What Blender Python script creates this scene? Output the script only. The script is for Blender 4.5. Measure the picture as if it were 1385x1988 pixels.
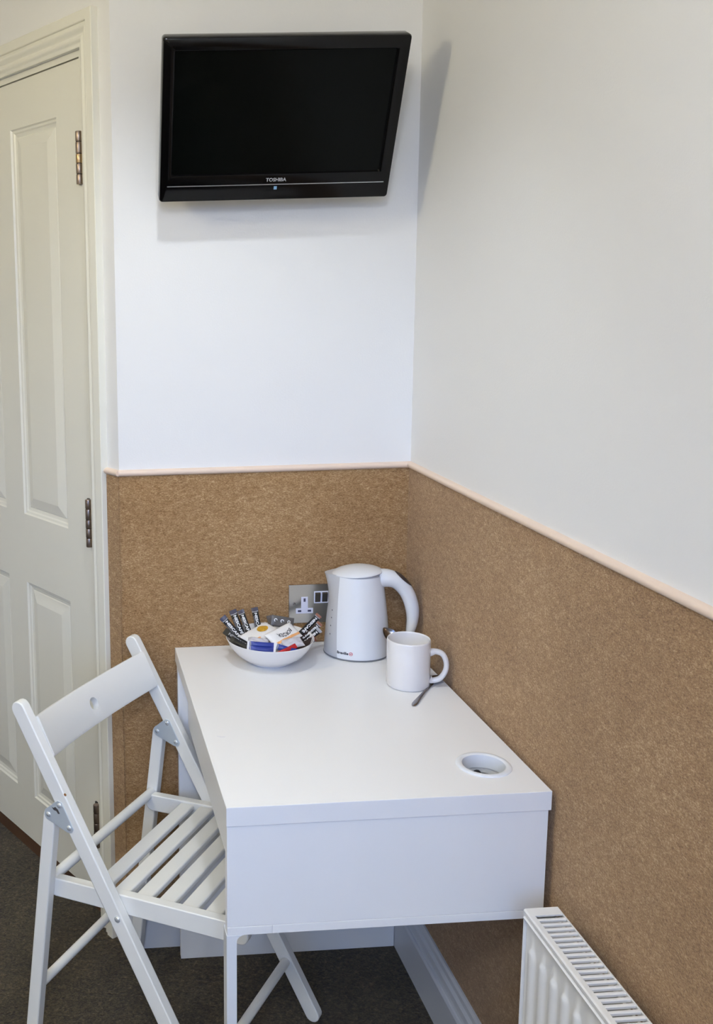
import bpy, bmesh, math, random
from mathutils import Vector, Matrix

random.seed(7)
for o in list(bpy.data.objects):
    bpy.data.objects.remove(o, do_unlink=True)
SC = bpy.context.scene
COL = SC.collection
R = math.radians
PI = math.pi


def lin(c):
    return tuple((x / 12.92 if x <= .04045 else ((x + .055) / 1.055) ** 2.4) for x in c)


def rgb(r, g, b):
    return lin((r / 255, g / 255, b / 255)) + (1,)


# ------------------------------------------------------------------ camera
PW, PH = 1385, 1988
FPX, PPX, PPY = 1947.9, -447.74, -107.03          # focal length and principal-point offset in pixels (the photo is a crop)
CAM = Vector((-.7785, -2.1948, 1.5575))
pit, yaw, rol = R(-9.3539), R(3.4615), R(-1.1472)
fwd = Vector((math.sin(yaw) * math.cos(pit), math.cos(yaw) * math.cos(pit), math.sin(pit)))
rgt = Vector((math.cos(yaw), -math.sin(yaw), 0))
upv = rgt.cross(fwd)
RX = math.cos(rol) * rgt + math.sin(rol) * upv
UX = -math.sin(rol) * rgt + math.cos(rol) * upv
cd = bpy.data.cameras.new('camera')
cam = bpy.data.objects.new('camera', cd)
COL.objects.link(cam)
m = Matrix.Identity(4)
for i in range(3):
    m[i][0], m[i][1], m[i][2], m[i][3] = RX[i], UX[i], -fwd[i], CAM[i]
cam.matrix_world = m
cd.sensor_fit = 'VERTICAL'
cd.sensor_height = 36
cd.sensor_width = 36 * PW / PH
cd.lens = 36 * FPX / PH
cd.shift_x = -PPX / PH
cd.shift_y = PPY / PH
cd.clip_start = .02
SC.camera = cam

# ------------------------------------------------------------------ light and exposure
SC.view_settings.view_transform = 'Standard'
SC.view_settings.look = 'None'
SC.view_settings.gamma = 1
SC.view_settings.use_curve_mapping = False
SC.view_settings.exposure = 0.0
SKY, SPOT_W, WARM_W, COOL_FILL_W = 8.5, 24.0, 31, 51.5
wd = bpy.data.worlds.new('sky')
SC.world = wd
wd.use_nodes = True
bg = wd.node_tree.nodes['Background']
# clear blue sky over a dim ground: the photo's low, front-facing surfaces are blue, the upper wall is not
_tc = wd.node_tree.nodes.new('ShaderNodeTexCoord')
_sx = wd.node_tree.nodes.new('ShaderNodeSeparateXYZ')
_cr = wd.node_tree.nodes.new('ShaderNodeValToRGB')
_mr = wd.node_tree.nodes.new('ShaderNodeMapRange')
_mr.inputs['From Min'].default_value = -1
wd.node_tree.links.new(_tc.outputs['Generated'], _sx.inputs[0])
wd.node_tree.links.new(_sx.outputs['Z'], _mr.inputs['Value'])
wd.node_tree.links.new(_mr.outputs['Result'], _cr.inputs['Fac'])
wd.node_tree.links.new(_cr.outputs['Color'], bg.inputs['Color'])
for e, (p, c) in zip([_cr.color_ramp.elements[0], _cr.color_ramp.elements[1], _cr.color_ramp.elements.new(.515), _cr.color_ramp.elements.new(.6)],
                     [(.485, (.18, .145, .10, 1)), (1, (.20, .40, 1, 1)), (.515, (.26, .45, 1, 1)), (.6, (.23, .42, 1, 1))]):
    e.position = p
    e.color = c
bg.inputs[1].default_value = SKY


def light(name, kind, loc, energy, color, **kw):
    l = bpy.data.lights.new(name, kind)
    l.energy = energy
    l.color = color
    for k, v in kw.items():
        setattr(l, k, v)
    o = bpy.data.objects.new(name, l)
    COL.objects.link(o)
    o.location = loc
    return o


# daylight coming in through the window in the wall behind the photographer
WIN = (-1.9, -.3, .95, 2.25, -2.95)                 # x0 x1 z0 z1 y
dl = light('window_portal', 'AREA', ((WIN[0] + WIN[1]) / 2, WIN[4] - .13, (WIN[2] + WIN[3]) / 2), 1, (1, 1, 1),
           shape='RECTANGLE', size=WIN[1] - WIN[0], size_y=WIN[3] - WIN[2])
dl.rotation_euler = (R(90), 0, 0)                  # guides sky light through the opening, along +y
dl.data.cycles.is_portal = True
LAMP = Vector((-.60, -.74, 2.395))
WARM = Vector((-1.9, -1.0, 2.22))
COOL = Vector((-.9, -2.4, 2.22))  # unseen lamp added just behind the camera as cool fill

# ------------------------------------------------------------------ helpers


def tag(o, label=None, cat=None, group=None, kind=None):
    if label: o['label'] = label
    if cat: o['category'] = cat
    if group: o['group'] = group
    if kind: o['kind'] = kind
    return o


def empty(name, loc=(0, 0, 0), rz=0, parent=None):
    o = bpy.data.objects.new(name, None)
    COL.objects.link(o)
    o.location = loc
    o.rotation_euler = (0, 0, rz)
    o.empty_display_size = .05
    if parent: o.parent = parent
    return o


def obj(name, bm, mat, parent=None, org=None, smooth=None, bevel=0, seg=2):
    """links the bmesh as ONE mesh object; org = origin subtracted from the coordinates"""
    bmesh.ops.recalc_face_normals(bm, faces=bm.faces)
    if org is not None:
        bmesh.ops.translate(bm, verts=bm.verts, vec=-Vector(org))
    me = bpy.data.meshes.new(name)
    bm.to_mesh(me)
    bm.free()
    if mat: me.materials.append(mat)
    o = bpy.data.objects.new(name, me)
    COL.objects.link(o)
    if parent: o.parent = parent
    elif org is not None: o.location = org
    if smooth is not None:
        for p in me.polygons: p.use_smooth = True
        me.set_sharp_from_angle(angle=R(smooth))
    if bevel:
        b = o.modifiers.new('bevel', 'BEVEL')
        b.width = bevel
        b.segments = seg
        b.limit_method = 'ANGLE'
        b.angle_limit = R(35)
        b.harden_normals = False
    return o


def box(bm, x0, x1, y0, y1, z0, z1):
    v = [bm.verts.new((x, y, z)) for z in (z0, z1) for y in (y0, y1) for x in (x0, x1)]
    for f in ((0, 2, 3, 1), (4, 5, 7, 6), (0, 1, 5, 4), (2, 6, 7, 3), (0, 4, 6, 2), (1, 3, 7, 5)):
        bm.faces.new([v[i] for i in f])
    return bm


def bx(x0, x1, y0, y1, z0, z1):
    return box(bmesh.new(), x0, x1, y0, y1, z0, z1)


def prism(bm, pts, fn):
    """pts: 2D outline, fn(p, k) -> 3D point for k = 0 / 1"""
    a = [bm.verts.new(fn(p, 0)) for p in pts]
    b = [bm.verts.new(fn(p, 1)) for p in pts]
    n = len(pts)
    bm.faces.new(a)
    bm.faces.new(b[::-1])
    for i in range(n):
        bm.faces.new((a[i], b[i], b[(i + 1) % n], a[(i + 1) % n]))
    return bm


def frames(path):
    """parallel-transport frames along a path"""
    P = [Vector(p) for p in path]
    T = []
    for i in range(len(P)):
        a = P[max(i - 1, 0)]
        b = P[min(i + 1, len(P) - 1)]
        T.append((b - a).normalized())
    ref = Vector((0, 0, 1)) if abs(T[0].z) < .9 else Vector((0, 1, 0))
    N = (ref - T[0] * ref.dot(T[0])).normalized()
    out = []
    for i in range(len(P)):
        N = (N - T[i] * N.dot(T[i])).normalized()
        out.append((P[i], T[i], N, T[i].cross(N)))
    return out


def tube(bm, path, r, n=12, r2=None, caps=True):
    """sweep; r may be a list; r2 = second radius (along binormal)"""
    rings = []
    fr = frames(path)
    for i, (p, t, a, b) in enumerate(fr):
        ra = r[i] if isinstance(r, (list, tuple)) else r
        rb = ra if r2 is None else (r2[i] if isinstance(r2, (list, tuple)) else r2)
        rings.append([bm.verts.new(p + a * ra * math.cos(k * 2 * PI / n) + b * rb * math.sin(k * 2 * PI / n)) for k in range(n)])
    for i in range(len(rings) - 1):
        for k in range(n):
            bm.faces.new((rings[i][k], rings[i][(k + 1) % n], rings[i + 1][(k + 1) % n], rings[i + 1][k]))
    if caps:
        bm.faces.new(rings[0][::-1])
        bm.faces.new(rings[-1])
    return bm


def lathe(bm, prof, n=48, c=(0, 0, 0), sx=1, sy=1):
    rings = []
    for r, z in prof:
        if r < 1e-6:
            rings.append([bm.verts.new((c[0], c[1], c[2] + z))])
        else:
            rings.append([bm.verts.new((c[0] + sx * r * math.cos(k * 2 * PI / n), c[1] + sy * r * math.sin(k * 2 * PI / n), c[2] + z)) for k in range(n)])
    for a, b in zip(rings, rings[1:]):
        for k in range(n):
            k2 = (k + 1) % n
            if len(a) == 1 and len(b) == 1: continue
            if len(a) == 1: bm.faces.new((a[0], b[k], b[k2]))
            elif len(b) == 1: bm.faces.new((a[k], b[0], a[k2]))
            else: bm.faces.new((a[k], b[k], b[k2], a[k2]))
    return bm


def bez(pts, n=8):
    """Catmull-Rom through pts"""
    P = [Vector(p) for p in pts]
    P = [P[0] * 2 - P[1]] + P + [P[-1] * 2 - P[-2]]
    out = []
    for i in range(1, len(P) - 2):
        for k in range(n):
            t = k / n
            a, b, c, d = P[i - 1:i + 3]
            out.append(.5 * ((2 * b) + (c - a) * t + (2 * a - 5 * b + 4 * c - d) * t * t + (3 * b - a - 3 * c + d) * t ** 3))
    out.append(P[-2])
    return out


def cut(o, cbm):
    """boolean difference, evaluated at once"""
    bmesh.ops.recalc_face_normals(cbm, faces=cbm.faces)
    me = bpy.data.meshes.new('cutter')
    cbm.to_mesh(me)
    cbm.free()
    c = bpy.data.objects.new('cutter', me)
    COL.objects.link(c)
    c.parent = o.parent
    if not o.parent: c.location = o.location
    md = o.modifiers.new('cut', 'BOOLEAN')
    md.object = c
    md.operation = 'DIFFERENCE'
    md.solver = 'EXACT'
    bpy.context.view_layer.update()
    dg = bpy.context.evaluated_depsgraph_get()
    new = bpy.data.meshes.new_from_object(o.evaluated_get(dg))
    o.modifiers.remove(md)
    o.data = new
    bpy.data.objects.remove(c, do_unlink=True)


def text_bm(s, width=None, height=None, bold=0.0, depth=0.0):
    """lettering as a flat bmesh in XY, lower-left corner at the origin, scaled to width / height"""
    cu = bpy.data.curves.new('t', 'FONT')
    cu.body = s
    cu.size = 1
    cu.offset = bold
    cu.extrude = depth
    cu.resolution_u = 3
    o = bpy.data.objects.new('t', cu)
    COL.objects.link(o)
    bpy.context.view_layer.update()
    me = bpy.data.meshes.new_from_object(o.evaluated_get(bpy.context.evaluated_depsgraph_get()))
    bm = bmesh.new()
    bm.from_mesh(me)
    bpy.data.objects.remove(o, do_unlink=True)
    bpy.data.meshes.remove(me)
    xs = [v.co.x for v in bm.verts]
    ys = [v.co.y for v in bm.verts]
    w, h = max(xs) - min(xs), max(ys) - min(ys)
    sx = width / w if width else height / h
    sy = height / h if height else sx
    x0, y0 = min(xs), min(ys)
    for v in bm.verts:
        v.co = Vector(((v.co.x - x0) * sx, (v.co.y - y0) * sy, v.co.z * sx))
    return bm


def mapv(bm, fn):
    for v in bm.verts: v.co = Vector(fn(v.co))
    return bm


# ------------------------------------------------------------------ materials
def mat(name, col, rough=.5, metal=0.0, spec=.5, bump=None, coat=0.0, trans=0.0):
    """bump = (scale, strength, distance)"""
    mt = bpy.data.materials.new(name)
    mt.use_nodes = True
    nt = mt.node_tree
    b = nt.nodes['Principled BSDF']
    b.inputs['Base Color'].default_value = col
    b.inputs['Roughness'].default_value = rough
    b.inputs['Metallic'].default_value = metal
    b.inputs['Specular IOR Level'].default_value = spec
    b.inputs['Coat Weight'].default_value = coat
    b.inputs['Transmission Weight'].default_value = trans
    if bump:
        tc = nt.nodes.new('ShaderNodeTexCoord')
        nz = nt.nodes.new('ShaderNodeTexNoise')
        nz.inputs['Scale'].default_value = bump[0]
        nz.inputs['Detail'].default_value = 4
        bp = nt.nodes.new('ShaderNodeBump')
        bp.inputs['Strength'].default_value = bump[1]
        bp.inputs['Distance'].default_value = bump[2]
        nt.links.new(tc.outputs['Object'], nz.inputs['Vector'])
        nt.links.new(nz.outputs['Fac'], bp.inputs['Height'])
        nt.links.new(bp.outputs['Normal'], b.inputs['Normal'])
    return mt


def carpet(name, stops, fine=420, mid=75, big=5, stretch=(1, 1, 1), bump=.6, bd=.004, w=(.55, .33, .12), dist=(1.2, .8)):
    """felted carpet: three noise scales through a ramp, and a fibre relief"""
    mt = bpy.data.materials.new(name)
    mt.use_nodes = True
    nt = mt.node_tree
    N, L = nt.nodes, nt.links
    b = N['Principled BSDF']
    b.inputs['Roughness'].default_value = .95
    b.inputs['Specular IOR Level'].default_value = .1
    b.inputs['Sheen Weight'].default_value = .15
    b.inputs['Sheen Roughness'].default_value = .6
    tc = N.new('ShaderNodeTexCoord')
    mp = N.new('ShaderNodeMapping')
    mp.inputs['Scale'].default_value = stretch
    L.new(tc.outputs['Object'], mp.inputs['Vector'])

    def noise(sc, det, dist=0.0, src=mp):
        n = N.new('ShaderNodeTexNoise')
        n.inputs['Scale'].default_value = sc
        n.inputs['Detail'].default_value = det
        n.inputs['Distortion'].default_value = dist
        L.new(src.outputs[0], n.inputs['Vector'])
        return n

    def math_(op, a, bb):
        n = N.new('ShaderNodeMath')
        n.operation = op
        for i, x in enumerate((a, bb)):
            if isinstance(x, (int, float)): n.inputs[i].default_value = x
            else: L.new(x, n.inputs[i])
        return n.outputs[0]
    tc2 = N.new('ShaderNodeMapping')
    L.new(tc.outputs['Object'], tc2.inputs['Vector'])
    f = noise(fine, 3, dist[0])
    md = noise(mid, 3, dist[1])
    bg_ = noise(big, 2, 0, tc2)
    s = math_('ADD', math_('MULTIPLY', f.outputs['Fac'], w[0]), math_('ADD', math_('MULTIPLY', md.outputs['Fac'], w[1]), math_('MULTIPLY', bg_.outputs['Fac'], w[2])))
    rp = N.new('ShaderNodeValToRGB')
    cr = rp.color_ramp
    while len(cr.elements) < len(stops): cr.elements.new(.5)
    for e, (p, c) in zip(cr.elements, stops):
        e.position = p
        e.color = c
    L.new(s, rp.inputs['Fac'])
    L.new(rp.outputs['Color'], b.inputs['Base Color'])
    bp = N.new('ShaderNodeBump')
    bp.inputs['Strength'].default_value = bump
    bp.inputs['Distance'].default_value = bd
    L.new(s, bp.inputs['Height'])
    L.new(bp.outputs['Normal'], b.inputs['Normal'])
    return mt


M = {}
M['wall'] = mat('wall_paint', rgb(234, 233, 231), .75, spec=.25, bump=(260, .12, .002))
M['ceil'] = mat('ceiling_paint', rgb(238, 236, 232), .85, spec=.2)
M['gloss'] = mat('cream_gloss_paint', rgb(236, 233, 219), .27, spec=.45, bump=(160, .05, .001))
M['skirt'] = mat('white_skirting_paint', rgb(206, 208, 213), .4, bump=(90, .04, .001))
M['wood'] = mat('brown_threshold_wood', rgb(84, 58, 38), .6, bump=(60, .3, .002))
M['trim'] = mat('peach_plastic_trim', rgb(229, 207, 188), .45)
M['wcarpet'] = carpet('wall_carpet', [(.30, rgb(106, 76, 46)), (.44, rgb(145, 112, 75)), (.55, rgb(164, 131, 92)), (.70, rgb(206, 178, 139))], fine=520, mid=120, big=4, stretch=(.55, .55, 1.1), w=(.60, .24, .16), dist=(.35, .3))
M['fcarpet'] = carpet('floor_carpet', [(.34, rgb(13, 11, 6)), (.45, rgb(47, 40, 26)), (.56, rgb(69, 60, 42)), (.70, rgb(108, 96, 72))], fine=210, mid=95, big=9, stretch=(1, 1, 1), bump=.9, w=(.42, .42, .16), dist=(.8, .8))
M['desk'] = mat('white_melamine', rgb(240, 240, 240), .34, spec=.4, bump=(900, .03, .0005))
M['metalwhite'] = mat('white_powder_coat', rgb(228, 231, 235), .4)
M['chair'] = mat('white_lacquered_wood', rgb(236, 235, 230), .33, spec=.45, bump=(140, .05, .001))
M['plate'] = mat('pale_zinc', rgb(206, 214, 220), .38, metal=.35)
M['rivet'] = mat('bright_rivet', rgb(226, 230, 232), .25, metal=.6)
M['chip'] = mat('chipped_paint', rgb(70, 66, 66), .8)
M['brownspot'] = mat('brown_spot', rgb(150, 104, 62), .8)
M['tvblack'] = mat('tv_gloss_black', rgb(4, 4, 5), .14, spec=.25)
M['tvscreen'] = mat('tv_screen', rgb(4, 6, 5), .22, spec=.10)
M['tvback'] = mat('tv_matt_black', rgb(16, 16, 17), .55)
M['silver'] = mat('silver', rgb(190, 192, 196), .3, metal=.8)
M['logo'] = mat('logo_silver', rgb(158, 158, 160), .5)
M['led'] = mat('pale_blue_mark', rgb(132, 172, 206), .4)
M['radiator'] = mat('radiator_enamel', rgb(232, 230, 226), .28, spec=.5)
M['radshade'] = mat('radiator_inside_shade', rgb(60, 56, 62), .7)  # dark colour stands in for shade under the grille slots
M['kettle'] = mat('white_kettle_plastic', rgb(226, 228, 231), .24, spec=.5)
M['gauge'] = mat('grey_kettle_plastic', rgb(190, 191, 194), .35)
M['mark'] = mat('dark_marks', rgb(70, 66, 78), .6)
M['grip'] = mat('brown_grey_grip', rgb(72, 62, 58), .45)
M['seam'] = mat('seam_grey', rgb(120, 122, 126), .6)
M['blackprint'] = mat('black_print', rgb(34, 34, 40), .6)
M['redprint'] = mat('red_print', rgb(196, 52, 52), .6)
M['china'] = mat('white_glazed_china', rgb(230, 228, 227), .12, spec=.55, coat=.3)
M['steel'] = mat('stainless_steel', rgb(150, 146, 144), .24, metal=1)
M['chrome'] = mat('brushed_chrome', rgb(186, 186, 184), .2, metal=1, bump=(500, .05, .0005))
M['insert'] = mat('socket_insert', rgb(214, 214, 228), .4)
M['hole'] = mat('dark_slot', rgb(62, 60, 84), .6)
M['switch'] = mat('chrome_rocker', rgb(120, 118, 116), .22, metal=1)
M['hinge'] = mat('brushed_hinge_metal', rgb(150, 134, 122), .36, metal=1)
M['hingegold'] = mat('brass_worn_metal', rgb(176, 150, 114), .34, metal=1)
M['hingedark'] = mat('dark_hinge_washer', rgb(48, 42, 40), .5, metal=.6)
M['black'] = mat('black_rubber', rgb(14, 13, 14), .5)
M['sachet'] = mat('black_foil_sachet', rgb(17, 16, 19), .42, spec=.35, bump=(180, .15, .001))
M['sachet_b'] = mat('dark_brown_sachet', rgb(44, 26, 22), .35, bump=(180, .15, .001))
M['navy'] = mat('navy_sachet_end', rgb(40, 38, 66), .35)
M['copper'] = mat('copper_sachet_end', rgb(118, 70, 50), .4, metal=.2)
M['whiteprint'] = mat('white_print', rgb(232, 232, 234), .5)
M['greyprint'] = mat('grey_print', rgb(150, 150, 156), .5)
M['paper'] = mat('white_wrapper', rgb(238, 236, 234), .3, spec=.5, bump=(120, .25, .002))
M['film'] = mat('cloudy_film', rgb(224, 222, 230), .22, spec=.6, bump=(110, .5, .003), trans=.2)
M['orange'] = mat('orange_print', rgb(236, 172, 110), .5)
M['gold'] = mat('gold_print', rgb(196, 150, 44), .45)
M['blue'] = mat('blue_sachet', rgb(30, 50, 138), .35, bump=(150, .1, .001))
M['red'] = mat('red_sachet', rgb(178, 34, 40), .35)
M['greysachet'] = mat('grey_sachet', rgb(92, 88, 86), .4)
M['pane'] = bpy.data.materials.new('window_glass')
M['pane'].use_nodes = True
_nt = M['pane'].node_tree
_tr, _gl, _mx, _fr = (_nt.nodes.new('ShaderNode' + k) for k in ('BsdfTransparent', 'BsdfGlossy', 'MixShader', 'Fresnel'))
_gl.inputs['Roughness'].default_value = .02
_tr.inputs['Color'].default_value = (.93, .96, .95, 1)
_nt.links.new(_fr.outputs[0], _mx.inputs[0])
_nt.links.new(_tr.outputs[0], _mx.inputs[1])
_nt.links.new(_gl.outputs[0], _mx.inputs[2])
_nt.links.new(_mx.outputs[0], _nt.nodes['Material Output'].inputs['Surface'])
M['bulb'] = bpy.data.materials.new('lit_bulb')
M['bulb'].use_nodes = True
_b = M['bulb'].node_tree.nodes['Principled BSDF']
_b.inputs['Emission Color'].default_value = (1, .96, .9, 1)
_b.inputs['Emission Strength'].default_value = 6

# ------------------------------------------------------------------ the room
CZ = 2.42                                            # ceiling height
YF, XL = -2.95, -3.4                                  # front wall, left wall
C0 = Vector((-.662, 0, 0))                           # outside corner of the back wall
D = Vector((-.5169, .856, 0))                        # along the slanted door wall
N_ = Vector((.856, .5169, 0))                        # out of the room through the door wall
SEND = 1.16
EP = C0 + D * SEND
TH = .12


def struct(name, bm, m, parent=None, bevel=0, org=None, **kw):
    o = obj(name, bm, m, parent, org=org, bevel=bevel, **kw)
    if parent is None: o['kind'] = 'structure'
    return o


struct('floor', bx(XL - TH, TH, YF - TH, 1.3, -.1, 0), M['fcarpet'])
struct('ceiling', bx(XL - TH, TH, YF - TH, 1.3, CZ, CZ + .1), M['ceil'])
bm = prism(bmesh.new(), [(-.662, 0), (TH, 0), (TH, TH), (-.58, TH)], lambda p, k: (p[0], p[1], k * CZ))
wb = struct('wall_back', bm, M['wall'])
wr = struct('wall_right', bx(0, TH, YF - TH, 0, 0, CZ), M['wall'])
struct('wall_left', bx(XL - TH, XL, YF - TH, EP.y + TH, 0, CZ), M['wall'])
struct('wall_far', bx(XL, EP.x + .05, EP.y, EP.y + TH, 0, CZ), M['wall'])
bm = bmesh.new()
box(bm, XL, WIN[0], YF - TH, YF, 0, CZ)
box(bm, WIN[1], 0, YF - TH, YF, 0, CZ)
box(bm, WIN[0], WIN[1], YF - TH, YF, 0, WIN[2])
box(bm, WIN[0], WIN[1], YF - TH, YF, WIN[3], CZ)
struct('wall_front', bm, M['wall'])

# the slanted wall with the door: local x = -s (s runs away from the corner), local y = out of the room
DW = math.atan2(-D.y, -D.x)
OP0, OP1, OPZ = .113, .919, 2.082                    # door opening
wdoor = empty('wall_door', C0, DW)
wdoor['kind'] = 'structure'


def sbox(bm, s0, s1, o0, o1, z0, z1):
    return box(bm, -s1, -s0, o0, o1, z0, z1)


bm = bmesh.new()
sbox(bm, 0, OP0, 0, TH, 0, CZ)
sbox(bm, OP1, SEND + .02, 0, TH, 0, CZ)
sbox(bm, OP0, OP1, 0, TH, OPZ, CZ)
sbox(bm, OP0 - .02, OP1 + .02, TH, TH + .03, 0, OPZ + .05)  # backing plate added behind the door to keep sky light out of the gaps
obj('wall_plaster', bm, M['wall'], wdoor)

# carpet glued to the lower part of the walls
ZC0, ZC1 = .10, 1.1535
obj('carpet_panel', bx(-.662, 0, -.005, 0, ZC0, ZC1), M['wcarpet'], wb)
obj('carpet_panel', bx(-.005, 0, YF, -.005, ZC0, ZC1), M['wcarpet'], wr)
bm = bmesh.new()
sbox(bm, -.0025, .044, -.005, 0, .0, ZC1)
obj('carpet_panel', bm, M['wcarpet'], wdoor)

# rounded dado trim along the top edge of the carpet
prof = [(0, 0), (.007, 0), (.0105, .003), (.012, .007), (.0105, .0105), (.006, .013), (0, .0135)]   # (out of wall, up)
ZT = 1.1525
o = struct('trim_1', prism(bmesh.new(), prof, lambda p, k: (-.664 if k == 0 else 0, -p[0], ZT + p[1])), M['trim'], smooth=50)
o = struct('trim_2', prism(bmesh.new(), prof, lambda p, k: (-p[0], YF if k == 0 else 0, ZT + p[1])), M['trim'], smooth=50)
bm = prism(bmesh.new(), prof, lambda p, k: (.0045 if k == 0 else -.045, -p[0], ZT + p[1]))
t3 = empty('trim_3', C0, DW)
t3['kind'] = 'structure'
obj('trim_end', bm, M['trim'], t3, smooth=50)

# skirting
sk = [(0, 0), (.030, 0), (.029, .094), (.026, .099), (.0225, .1), (.0205, .106), (.0185, .118), (.0135, .124), (.0125, .134), (.009, .14), (0, .14)]
struct('baseboard_right', prism(bmesh.new(), sk, lambda p, k: (-p[0], YF if k == 0 else -.012, p[1])), M['skirt'])
sk2 = [(0, 0), (.014, 0), (.014, .10), (.011, .118), (.005, .125), (0, .125)]
struct('baseboard_back', prism(bmesh.new(), sk2, lambda p, k: (-.640 if k == 0 else 0, -p[0], p[1])), M['skirt'])

fb = struct('baseboard_far', prism(bmesh.new(), sk2, lambda p, k: (XL if k == 0 else EP.x, EP.y - p[0], p[1])), M['skirt'])
struct('baseboard_left', prism(bmesh.new(), sk2, lambda p, k: (XL + p[0], YF if k == 0 else EP.y - .014, p[1])), M['skirt'])

# window in the wall behind the camera (source of the daylight)
w = empty('window_1', ((WIN[0] + WIN[1]) / 2, YF, WIN[2]))
w['kind'] = 'structure'
hw, hh = (WIN[1] - WIN[0]) / 2, WIN[3] - WIN[2]
bm = bmesh.new()
for a in ((-hw, -hw + .06, 0, hh), (hw - .06, hw, 0, hh), (-.03, .03, 0, hh)):
    box(bm, a[0], a[1], -.09, -.03, a[2], a[3])
for z in (0, hh - .06):
    box(bm, -hw, hw, -.09, -.03, z, z + .06)
obj('window_frame', bm, M['gloss'], w)
for s in (-1, 1):
    obj('pane', bx(min(s * .03, s * (hw - .06)), max(s * .03, s * (hw - .06)), -.064, -.058, .06, hh - .06), M['pane'], w)
obj('window_sill', bx(-hw - .04, hw + .04, -.1, .06, -.04, 0), M['gloss'], w)

# ------------------------------------------------------------------ the door
door = empty('door_1', C0, DW)
door['kind'] = 'structure'
S0, S1, Z0, Z1, DO = .1385, .894, .045, 2.066, .012
cols = [(.245, .467), (.565, .787)]
rows = [(.181, .799), (.985, 1.957)]
bm = bmesh.new()
for a, b in ((S0, cols[0][0]), (cols[0][1], cols[1][0]), (cols[1][1], S1)):
    sbox(bm, a, b, DO, DO + .04, Z0, Z1)
for a, b in ((Z0, rows[0][0]), (rows[0][1], rows[1][0]), (rows[1][1], Z1)):
    for c in cols: sbox(bm, c[0], c[1], DO, DO + .04, a, b)
leaf = obj('door_leaf', bm, M['gloss'], door)
pprof = [(0, 0), (.003, .0045), (.008, .0055), (.011, .0085), (.015, .0095), (.019, .0105), (.021, .0085), (.046, .002), (.048, .0015)]
for c in cols:
    for r_ in rows:
        bm = bmesh.new()
        rings = []
        for ins, dep in pprof:
            s0, s1, z0, z1 = c[0] + ins, c[1] - ins, r_[0] + ins, r_[1] - ins
            rings.append([bm.verts.new((-s, DO + dep, z)) for s, z in ((s0, z0), (s1, z0), (s1, z1), (s0, z1))])
        for A, B in zip(rings, rings[1:]):
            for k in range(4): bm.faces.new((A[k], A[(k + 1) % 4], B[(k + 1) % 4], B[k]))
        bm.faces.new(rings[-1])
        bk = [bm.verts.new((-s, DO + .036, z)) for s, z in ((c[0], r_[0]), (c[1], r_[0]), (c[1], r_[1]), (c[0], r_[1]))]
        bm.faces.new(bk)
        for k in range(4): bm.faces.new((rings[0][k], rings[0][(k + 1) % 4], bk[(k + 1) % 4], bk[k]))
        obj('panel', bm, M['gloss'], door)
bm = bmesh.new()
sbox(bm, OP0, S0 - .002, .0085, TH, 0, OPZ)
sbox(bm, S1 + .002, OP1, .0085, TH, 0, OPZ)
sbox(bm, S0 - .002, S1 + .002, .0085, TH, Z1 + .0022, OPZ)
obj('door_frame', bm, M['gloss'], door)
bm = bmesh.new()
sbox(bm, S0 - .0025, S1 + .003, .018, TH, 0, .041)
obj('threshold', bm, M['wood'], door)
ap = [(0, 0), (0, .0165), (.0015, .0178), (.021, .0182), (.0228, .0172), (.0238, .0128), (.0262, .0134), (.0290, .0146), (.0320, .0146), (.0350, .0132), (.0380, .0108), (.0410, .0086), (.0440, .0076), (.0465, .0082), (.0490, .0098), (.0515, .0104), (.0540, .0098), (.0565, .0078), (.0585, .0058), (.0600, .0050), (.0665, .0048), (.068, .0038), (.068, 0)]
AO0, AO1, AOZ = .045, .987, 2.150


def arch(fn0, fn1):
    bm = bmesh.new()
    return prism(bm, ap, lambda p, k: (fn0 if k == 0 else fn1)(p))


for o in (arch(lambda p: (-(AO0 + p[0]), -p[1], 0), lambda p: (-(AO0 + p[0]), -p[1], AOZ - p[0])),
          arch(lambda p: (-(AO0 + p[0]), -p[1], AOZ - p[0]), lambda p: (-(AO1 - p[0]), -p[1], AOZ - p[0])),
          arch(lambda p: (-(AO1 - p[0]), -p[1], AOZ - p[0]), lambda p: (-(AO1 - p[0]), -p[1], 0))):
    obj('architrave', o, M['gloss'], door, smooth=28)
for hi, (zc, mm) in enumerate(((1.853, 'hinge'), (1.020, 'hinge'), (.250, 'hinge'))):
    h = obj('hinge', bx(-.150, -.128, .0085, .0125, zc - .057, zc + .057), M['hingedark'], door)
    hr, ho, hs = .0076, .0020, .1345
    segs = [(-.057, -.036), (-.0345, -.013), (-.0115, .008), (.0095, .034), (.0355, .057)]
    for k, (a, b) in enumerate(segs):
        bm = lathe(bmesh.new(), [(0, a), (hr * .92, a), (hr, a + .0015), (hr, b - .0015), (hr * .92, b), (0, b)], 20, (-hs, ho, zc))
        obj('knuckle', bm, M['hingegold'] if (hi == 0 and k == 2) else M['hinge'], h, smooth=40)
    for k in range(4):
        a, b = segs[k][1], segs[k + 1][0]
        bm = lathe(bmesh.new(), [(0, a), (hr * .86, a), (hr * .86, b), (0, b)], 16, (-hs, ho, zc))
        obj('washer', bm, M['hingedark'], h)
# lever handle on the latch side
bm = bmesh.new()
box(bm, -.862, -.822, DO - .008, DO, .95, 1.12)
o = obj('handle_plate', bm, M['steel'], door, bevel=.003)
bm = tube(bmesh.new(), bez([(-.842, DO - .008, 1.06), (-.842, DO - .045, 1.06), (-.825, DO - .055, 1.06), (-.735, DO - .052, 1.058)], 6), .009, 12)
obj('lever', bm, M['steel'], door, smooth=50)

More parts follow.
